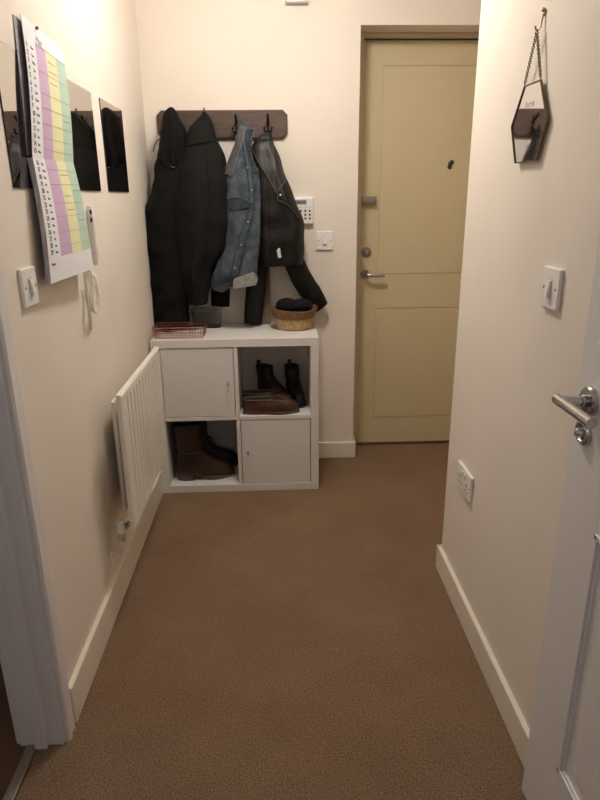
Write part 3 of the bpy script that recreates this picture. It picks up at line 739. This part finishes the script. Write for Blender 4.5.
# ------------------------------------------------------------------ coat rack
RX0, RX1, RZ0, RZ1 = -.535, .072, 1.648, 1.770
rk = thing('coat_rack', 'dark wood coat rack with black iron hooks on the end wall', 'coat rack', ((RX0+RX1)/2, YB, (RZ0+RZ1)/2))
bm = bmesh.new(); ch = .022
po = [(RX0+ch, RZ0), (RX1-ch, RZ0), (RX1, RZ0+ch), (RX1, RZ1-ch), (RX1-ch, RZ1), (RX0+ch, RZ1), (RX0, RZ1-ch), (RX0, RZ0+ch)]
rings(bm, [[(x, YB, z) for x, z in po], [(x, YB-.016, z) for x, z in po], [(x+(.004 if x < -.2 else -.004), YB-.020, z+(.004 if z < 1.71 else -.004)) for x, z in po]])
mkw('board', bm, 'wood', rk)
hooks_x = [-.468, -.318, -.166, -.020]
for hx in hooks_x:
    bm = bmesh.new(); yb = YB-.020
    box(bm, hx-.007, hx+.007, yb-.004, yb, 1.662, 1.742, bev=.002)
    tube(bm, [(hx, yb-.002, 1.718), (hx, yb-.020, 1.720), (hx, yb-.040, 1.728), (hx, yb-.052, 1.740)], [.006, .0055, .005, .005], 8); sph(bm, (hx, yb-.053, 1.742), .0065)
    for s in (-1, 1):
        tube(bm, [(hx, yb-.002, 1.684), (hx+s*.008, yb-.018, 1.672), (hx+s*.016, yb-.032, 1.674), (hx+s*.017, yb-.036, 1.688)], [.005, .0048, .0045, .004], 8); sph(bm, (hx+s*.017, yb-.036, 1.690), .006)
    mkw('hook', bm, 'iron', rk, True)

# ------------------------------------------------------------------ garments
class Garment:
    """closed cloth volume from rows (v, u_left, u_right, depth) read at the plane y=yc; back lies at yback"""
    def __init__(s, rows, yc, yback, amp=.06, k=5, seed=0, wob=.004):
        tab = []
        for v, ul, ur, d in rows:
            a, c = W(ul, v, yc), W(ur, v, yc); tab.append(((a.z+c.z)/2, a.x, c.x, d))
        s.tab = sorted(tab); s.yb = yback; s.yc = yc; s.amp = amp; s.k = k
        rnd = random.Random(seed)
        s.ph = [(rnd.uniform(.6, 1.5)*k, rnd.uniform(0, 6.3), rnd.uniform(-5, 5)) for _ in range(4)]
        s.cr = [(rnd.uniform(25, 60), rnd.uniform(-30, 30), rnd.uniform(0, 6.3)) for _ in range(4)]
        s.wob = wob; s.z0 = s.tab[0][0]; s.z1 = s.tab[-1][0]
    def fold(s, q, z):
        h = (z-s.z0)/(s.z1-s.z0)
        f = sum(math.sin(a*q+p+d*z*.9) for a, p, d in s.ph)/4
        c = sum(math.sin(a*z+b*q*.1+p) for a, b, p in s.cr)/4
        return s.amp*(f*(1.25-.6*h)+.35*c)
    def row(s, z):
        a, c, d = interp(s.tab, z); w = s.wob*math.sin(z*37+s.ph[0][1])+s.wob*.6*math.sin(z*71+s.ph[1][1])
        return a+w, c+s.wob*math.sin(z*43+s.ph[2][1]), d
    def front(s, x, z):
        a, c, d = s.row(z); q = (x-(a+c)/2)/((c-a)/2); q = max(-.985, min(.985, q))
        return s.yc-max(.015, d-(s.yb-s.yc))*(((1-q*q)**.42)+s.fold(q, z)*(1-q**4)*3.2)
    def bm(s, n=56, dz=.0075, hollow=.05):
        rs = []
        m_ = int((s.z1-s.z0)/dz)
        for i in range(m_+1):
            z = s.z1+(s.z0-s.z1)*i/m_; a, c, d = s.row(z); cx_, hw_ = (a+c)/2, (c-a)/2; r = []
            for k in range(n):
                t = 2*PI*k/n; q = math.cos(t)
                if math.sin(t) >= 0: r.append(Vector((cx_+hw_*q, s.front(cx_+hw_*q, z) if abs(q) < .985 else s.yc-max(.015, d-(s.yb-s.yc))*((1-min(1, q*q))**.42), z)))
                else: r.append(Vector((cx_+hw_*q, s.yc+(s.yb-s.yc)*min(1, d/.09)*(1-q*q)**.35, z)))
            rs.append(r)
        if hollow:
            last = rs[-1]; c_ = sum(last, Vector())/n
            rs.append([c_+(p-c_)*.93 for p in last]); rs.append([c_+(p-c_)*.88+Vector((0, 0, hollow)) for p in last])
        bm = bmesh.new(); rings(bm, rs); return bm
def on(g, u, v, off=.002):
    y = 3.0
    for _ in range(6):
        p = W(u, v, y); y = g.front(p.x, min(max(p.z, g.z0), g.z1))-off
    return W(u, v, y)
def plate(g, poly, off=.004, th=.005, cuts=4, lift=None):
    """cloth piece lying on garment g, outline given by photo points"""
    bm = bmesh.new(); vs = [bm.verts.new((u, v, 0)) for u, v in poly]; bm.faces.new(vs)
    bmesh.ops.triangulate(bm, faces=bm.faces[:])
    for _ in range(cuts): bmesh.ops.subdivide_edges(bm, edges=[e for e in bm.edges if e.calc_length() > 2.2], cuts=1, use_grid_fill=False); bmesh.ops.triangulate(bm, faces=bm.faces[:])
    src = [(v.co.x, v.co.y) for v in bm.verts]
    for v, (a, c) in zip(bm.verts, src): v.co = on(g, a, c, off)
    fr = list(bm.faces); top = {v: bm.verts.new(v.co+Vector((0, th, 0))) for v in list(bm.verts)}
    be = [e for e in bm.edges if len(e.link_faces) == 1]
    be = [(e.verts[0], e.verts[1]) for e in be]
    for f in fr: bm.faces.new([top[v] for v in reversed(f.verts)])
    for a, c in be: bm.faces.new((a, c, top[c], top[a]))
    return bm
def line_on(bm, g, pts, r=.0012, off=.004, n=14):
    P = []
    for (a, c), (d, e) in zip(pts[:-1], pts[1:]):
        P += [on(g, a+(d-a)*i/n, c+(e-c)*i/n, off) for i in range(n)]
    P.append(on(g, *pts[-1], off)); tube(bm, P, r, 5)
def sleeve(rows, y0, sq=.75, amp=.05, seed=0, n=28, sub=10, hollow=True):
    """rows: (u, v, half-width px, y)"""
    tab = []
    for i, (u, v, w, y) in enumerate(rows):
        p = W(u, v, y); q = W(u+w, v, y); tab.append((i, p.x, p.y, p.z, q.x-p.x))
    rnd = random.Random(seed); ph = [rnd.uniform(0, 6) for _ in range(6)]
    rs = []; N_ = (len(rows)-1)*sub
    cs = [interp(tab, i/sub) for i in range(N_+1)]
    for i in range(N_+1):
        p = Vector(cs[i][:3]); t = (Vector(cs[min(i+1, N_)][:3])-Vector(cs[max(i-1, 0)][:3])).normalized()
        a = t.cross(Vector((0, 1, 0))).normalized(); b_ = a.cross(t).normalized(); w = cs[i][3]; r = []
        for k in range(n):
            an = 2*PI*k/n; f = 1+amp*(math.sin(3*an+ph[0]+i*.11)+.8*math.sin(i*.9+ph[1]+2*math.cos(an))+.5*math.sin(5*an+ph[2]-i*.2))
            r.append(p+a*math.cos(an)*w*(1+.4*(f-1))+b_*math.sin(an)*w*sq*f)
        rs.append(r)
    if hollow:
        c_ = sum(rs[-1], Vector())/n; tt = (Vector(cs[-1][:3])-Vector(cs[-2][:3])).normalized()
        rs.append([c_+(p-c_)*.86 for p in rs[-1]]); rs.append([c_+(p-c_)*.9-tt*.03 for p in rs[-1]])
    bm = bmesh.new(); rings(bm, rs); return bm

# -- black parka, far left
ca = thing('black_parka', 'long black hooded parka on the hook nearest the left wall', 'coat', (hooks_x[0], 3.09, 1.74))
gA = Garment([(109, 168, 174, .10), (112, 166, 176, .12), (117, 164, 178.5, .135), (126, 162.5, 183, .145), (139, 160, 187, .155), (160, 156.5, 190, .165), (181, 153.5, 192, .18), (207, 147, 193, .20), (220, 146.3, 193, .20), (235, 146.5, 192, .20), (257, 149, 191, .20), (287, 151, 190, .195), (317, 153, 189, .19), (327, 154, 188, .18)], 3.0, 3.105, .05, 5, 1)
mkw('body', gA.bm(), 'parka', ca, 'all')
gH = Garment([(107.5, 169, 173.5, .12), (110.5, 166.5, 176.5, .14), (116, 164, 179, .155), (126, 162.3, 183.3, .168), (138, 160, 186.5, .178), (150, 158.8, 188, .182), (160, 159, 187, .182), (167, 163, 183, .175)], 2.998, 3.103, .09, 7, 12)
mkw('hood', gH.bm(hollow=0), 'parka', ca, 'all')
bm = bmesh.new(); tube(bm, [W(161.5, 138, 2.99), W(157, 141, 2.98), W(155, 145, 2.98), W(153, 152, 2.98)], .0022, 6); mkw('drawcord', bm, 'parka', ca, True)
bm = plate(gA, [(155, 262), (174, 266), (174, 276), (155, 272)], .006, .006); mkw('pocket_flap', bm, 'parka', ca)
bm = plate(gA, [(155, 272), (174, 276), (174, 306), (156, 303)], .003, .004); mkw('cargo_pocket', bm, 'parka', ca)
bm = bmesh.new(); line_on(bm, gA, [(175.5, 165), (174, 200), (178, 250), (182, 300), (184, 322)], .0028, .002); mkw('zip_placket', bm, 'cuffblack', ca, True)
bm = bmesh.new(); q = on(gA, 171, 166.5, .01); tube(bm, [q, on(gA, 175, 167.3, .01)], .0018, 6); mkw('zip_pull', bm, 'steel', ca)
# -- dark olive coat
cb = thing('olive_coat', 'dark olive coat hung between the black parka and denim jacket', 'coat', (hooks_x[1], 3.06, 1.73))
gB = Garment([(111.5, 203, 205, .07), (116, 200, 208, .105), (121, 196, 211, .125), (128, 190.5, 214, .14), (136, 186.5, 216.5, .15), (147, 183.5, 220.5, .165), (160, 180.5, 225.5, .18), (176, 178, 230, .20), (190, 176, 232, .21), (220, 176, 233, .215), (247, 178.5, 228, .215), (265, 181, 216, .21), (285, 184.5, 210, .20), (303, 187.5, 208.5, .19)], 2.985, 3.095, .045, 5, 5)
mkw('body', gB.bm(), 'olive', cb, 'all')
bm = plate(gB, [(200, 119), (207, 118), (214, 128), (217, 140), (209, 132), (201, 127), (193, 133), (185, 146), (187, 133), (193, 123)], .007, .008); mkw('collar', bm, 'olive', cb)
bm = bmesh.new(); line_on(bm, gB, [(205, 128), (208, 160), (209, 200), (206, 250), (200, 300)], .003, .002); mkw('front_placket', bm, 'olive', cb, True)
bm = bmesh.new(); tube(bm, [W(203, 113, 3.02), W(203.6, 108, 3.035), W(204.6, 108, 3.035), W(205, 113, 3.02)], .0018, 6); mkw('hanging_loop', bm, 'cuffblack', cb, True)
mkw('sleeve', sleeve([(226, 185, 7, 3.03), (226, 220, 9, 3.03), (223, 250, 10, 3.035), (221, 280, 9.5, 3.04), (220.3, 306, 9.3, 3.04)], 3.03, .6, .04, 3), 'cuffblack', cb, 'all')
# -- denim jacket
cd = thing('denim_jacket', 'faded blue denim jacket hanging between dark coats', 'jacket', (hooks_x[2], 3.04, 1.70))
gC = Garment([(121.5, 240, 244, .05), (126, 239, 251.5, .12), (135, 237, 252.5, .14), (147, 234, 250.8, .155), (160, 229.5, 253, .165), (176, 224.5, 258.5, .175), (194, 223, 259, .18), (220, 223.5, 259.5, .185), (240, 224, 259, .19), (252, 222, 258, .19), (264, 215.5, 257, .19), (276, 212, 252, .185), (286, 210.5, 243, .15)], 2.975, 3.085, .035, 4, 8, .002)
mkw('body', gC.bm(hollow=.04), 'denim', cd, 'all')
bm = plate(gC, [(240, 121), (245, 126), (246, 130), (243, 140), (238, 155), (234, 170), (232, 175.5), (223, 172.5), (229, 158), (234, 145), (238, 133)], .009, .007); k1 = mkw('collar_flap', bm, 'denimcollar', cd)
bm = bmesh.new(); line_on(bm, gC, [(245.5, 127), (243, 140), (238, 155), (234, 170), (232, 175.5), (223, 172.5)], .0011, .010); mkw('collar_edge', bm, 'thread', cd)
bm = plate(gC, [(245, 127.5), (255, 129), (251, 139), (250.5, 150), (253, 160), (258, 170.5), (257.5, 173), (252, 171), (249, 160), (247, 148), (245, 140)], .008, .007); mkw('collar_flap', bm, 'denimdark', cd)
bm = bmesh.new(); line_on(bm, gC, [(245.5, 128), (255, 129), (251, 139), (250.5, 150), (253, 160), (258, 171), (253, 172)], .0011, .010); mkw('collar_edge', bm, 'thread', cd)
bm = plate(gC, [(227, 198.5), (234, 197), (242, 198), (252, 204), (251, 207.5), (243, 208.5), (238, 210), (231, 209.5), (228.5, 205)], .008, .006); mkw('pocket_flap', bm, 'denimdark', cd)
bm = bmesh.new(); line_on(bm, gC, [(227, 198.5), (238, 196.5), (247, 199.5), (252.5, 204)], .0009, .011); line_on(bm, gC, [(228.5, 206), (235, 211), (242, 211), (250.5, 210)], .0006, .009); mkw('pocket_stitching', bm, 'thread', cd)
bm = plate(gC, [(229, 211), (250, 212), (247, 238), (231, 236)], .003, .004); mkw('chest_pocket', bm, 'denim', cd)
# placket: double seam band running down to the hem
bm = plate(gC, [(242, 140), (245, 142), (250, 165), (253.5, 190), (253, 214), (246, 235), (240, 258), (236, 281), (230, 280), (234, 258), (241, 233), (248.5, 212), (249.5, 190), (246.5, 167)], .005, .006); mkw('button_placket', bm, 'denim', cd)
bm = bmesh.new(); line_on(bm, gC, [(242.5, 142), (246.5, 167), (249.5, 190), (248.5, 212), (241, 233), (234, 258), (230, 280)], .0016, .007); mkw('placket_seam', bm, 'denimdark', cd, True)
bm = bmesh.new(); line_on(bm, gC, [(246, 142), (251, 165), (254.5, 190), (254, 214), (247.5, 235), (242, 258), (238, 280)], .0022, .005); mkw('placket_seam', bm, 'denimdark', cd, True)
for u, v in [(247.5, 168), (251.5, 190), (248, 222), (241, 245), (235, 268)]:
    bm = bmesh.new(); q = on(gC, u, v, .008); lathe(bm, [(.0042, 0), (.0042, .002), (.0025, .0035)], q, '-y', 10); mkw('button', bm, 'steel', cd, True)
bm = bmesh.new(); line_on(bm, gC, [(229, 236), (222, 258), (219, 279)], .0016, .003); line_on(bm, gC, [(224.5, 180), (227, 200), (228, 220)], .0015, .003); mkw('panel_seam', bm, 'denimdark', cd, True)
bm = plate(gC, [(211.5, 281), (222, 284), (230.5, 281), (231, 288.5), (222, 292.5), (212, 289.5)], .007, .010); mkw('waistband', bm, 'denim', cd)
mkw('sleeve', sleeve([(254, 168, 4, 2.965), (255, 190, 5.5, 2.95), (254, 215, 6.5, 2.935), (252, 240, 8, 2.93), (248.5, 262, 9.3, 2.925), (246, 279, 10.5, 2.92)], 2.95, .55, .035, 6), 'denim', cd, 'all')
cu0 = [(233.8, 279.5), (240, 277), (247, 274.8), (253.6, 272.6), (256.5, 277), (257.8, 280.5), (256.3, 285), (245, 287.5), (233, 289.5), (232.8, 284)]
bm = bmesh.new(); fr = [W(u, v, 2.882) for u, v in cu0]; cen = sum(fr, Vector())/len(fr)
bk = [p+Vector((0, .060, .002)) for p in fr]
rings(bm, [[cen+(p-cen)*.93+Vector((0, -.006, 0)) for p in fr], fr, bk, [cen+(p-cen)*.9+Vector((0, .058, 0)) for p in fr]]); mkw('turned_cuff', bm, 'denimpale', cd, True)
# -- black leather jacket
cl = thing('leather_jacket', 'black leather biker jacket on the hook at the right end', 'jacket', (hooks_x[3], 3.06, 1.68))
gD = Garment([(132.5, 264, 271, .06), (138, 257, 272.8, .10), (146, 251, 275, .125), (158, 252, 280, .14), (175, 253, 285.5, .155), (198, 253, 294.5, .165), (222, 254, 303.5, .17), (242, 254, 304.5, .17), (258, 256, 303.5, .165), (265, 258, 302.5, .155)], 3.02, 3.105, .06, 5, 21, .002)
mkw('body', gD.bm(hollow=.06), 'leather', cl, 'all')
bm = plate(gD, [(250.5, 147.5), (258, 144), (265, 141.5), (272, 140), (275, 150), (280, 160), (286, 178), (284, 184), (276, 192.5), (268, 178), (259, 163)], .006, .006); mkw('lapel', bm, 'lapel', cl)
bm = bmesh.new(); line_on(bm, gD, [(250.5, 147.5), (259, 163), (268, 178), (276, 192.5), (286, 180)], .0013, .009); mkw('lapel_piping', bm, 'paleedge', cl)
bm = plate(gD, [(286, 181.5), (289, 188), (294, 199), (300, 212), (304, 223), (296, 214), (287, 204), (277.5, 199.5), (277.3, 193.5)], .006, .006); mkw('lapel', bm, 'leather', cl)
bm = bmesh.new(); line_on(bm, gD, [(285.5, 181.5), (277.3, 193.5), (277.5, 199.5), (287, 204), (296, 214), (303, 223)], .0013, .009); mkw('lapel_piping', bm, 'paleedge', cl)
bm = bmesh.new(); q = on(gD, 280.5, 195.3, .010); lathe(bm, [(.0068, 0), (.0065, .003), (.004, .0055), (.0015, .006)], q, '-y', 14); mkw('snap_stud', bm, 'chrome', cl, True)
bm = bmesh.new(); line_on(bm, gD, [(265, 160), (268, 190), (270, 225), (273, 262)], .0022, .004); mkw('zip', bm, 'iron', cl)
bm = bmesh.new(); line_on(bm, gD, [(273, 141), (274.5, 165), (274, 188)], .0012, .008); mkw('collar_seam', bm, 'paleedge', cl)
mkw('sleeve', sleeve([(262, 180, 7, 3.045), (261, 215, 9.5, 3.045), (258.5, 250, 10.5, 3.05), (256, 285, 10, 3.05), (253.5, 312, 9.2, 3.05), (252.5, 323.5, 8.6, 3.05)], 3.05, .6, .04, 9), 'leather', cl, 'all')
mkw('sleeve', sleeve([(292, 212, 9, 3.05), (292, 236, 10, 3.045), (293.5, 258, 10.2, 3.04), (302, 279, 10.5, 3.055), (312.5, 295, 10, 3.075), (321.5, 307, 7.5, 3.09)], 3.05, .6, .035, 10), 'leather', cl, 'all')
q = on(gD, 279, 253, .004); bm = bmesh.new(); box(bm, q.x-.008, q.x+.008, q.y-.001, q.y+.001, q.z-.022, q.z+.022); bmesh.ops.rotate(bm, cent=q, matrix=Matrix.Rotation(math.radians(-8), 3, 'Y'), verts=bm.verts); mkw('care_label', bm, 'chime', cl)
bm = bmesh.new(); q = W(271, 258, 3.03); box(bm, q.x-.033, q.x+.030, 3.0, 3.10, q.z-.04, q.z+.03, bev=.008); mkw('lining_hem', bm, 'cuffblack', cl)

# ------------------------------------------------------------------ lights
lp = thing('ceiling_lamp', 'round ceiling lamp above the hallway', 'lamp', (.03, 2.20, ZC))
bm = bmesh.new(); lathe(bm, [(.12, 0), (.12, -.018), (.105, -.022)], (0, 0, 0), 'z', 40); mk('base', bm, 'plastic', lp, True)
bm = bmesh.new(); lathe(bm, [(.105, -.020), (.115, -.04), (.108, -.07), (.08, -.098), (.04, -.112), (.008, -.116)], (0, 0, 0), 'z', 40); mk('lamp_shade', bm, 'lampglow', lp, True)
def area(name, loc, rot, size, size_y, power, col):
    l = bpy.data.lights.new(name, 'AREA'); l.shape = 'RECTANGLE'; l.size = size; l.size_y = size_y; l.energy = power; l.color = col
    o = bpy.data.objects.new(name, l); COL.objects.link(o); o.location = loc; o.rotation_euler = rot; return o
area('daylight_behind', (.1, -1.1, 1.5), (math.radians(88), 0, 0), 1.0, 1.4, 3, (.86, .90, 1.0))
area('side_room_daylight', (-2.0, .2, 1.6), (math.radians(85), 0, math.radians(-70)),   .9, 1.2, 2.5, (.86, .88, 1.0))
w = bpy.data.worlds.new('world'); S.world = w; w.use_nodes = True
w.node_tree.nodes['Background'].inputs['Color'].default_value = (.5, .5, .55, 1); w.node_tree.nodes['Background'].inputs['Strength'].default_value = .07

# ------------------------------------------------------------------ camera
cam = bpy.data.cameras.new('camera'); co = bpy.data.objects.new('camera', cam); COL.objects.link(co)
cam.sensor_fit = 'VERTICAL'; cam.sensor_height = 36; cam.lens = FPX/800*36; cam.clip_start = .02
R3 = Matrix((tuple(M[0]), tuple(M[1]), tuple(-M[2]))).transposed()
co.matrix_world = Matrix.Translation(CAM) @ R3.to_4x4()
S.camera = co
S.view_settings.view_transform = 'Standard'; S.view_settings.look = 'None'; S.view_settings.gamma = 1; S.view_settings.use_curve_mapping = False
S.view_settings.exposure = 0.0
S.cycles.use_denoising = True
S.cycles.max_bounces = 10; S.cycles.diffuse_bounces = 6
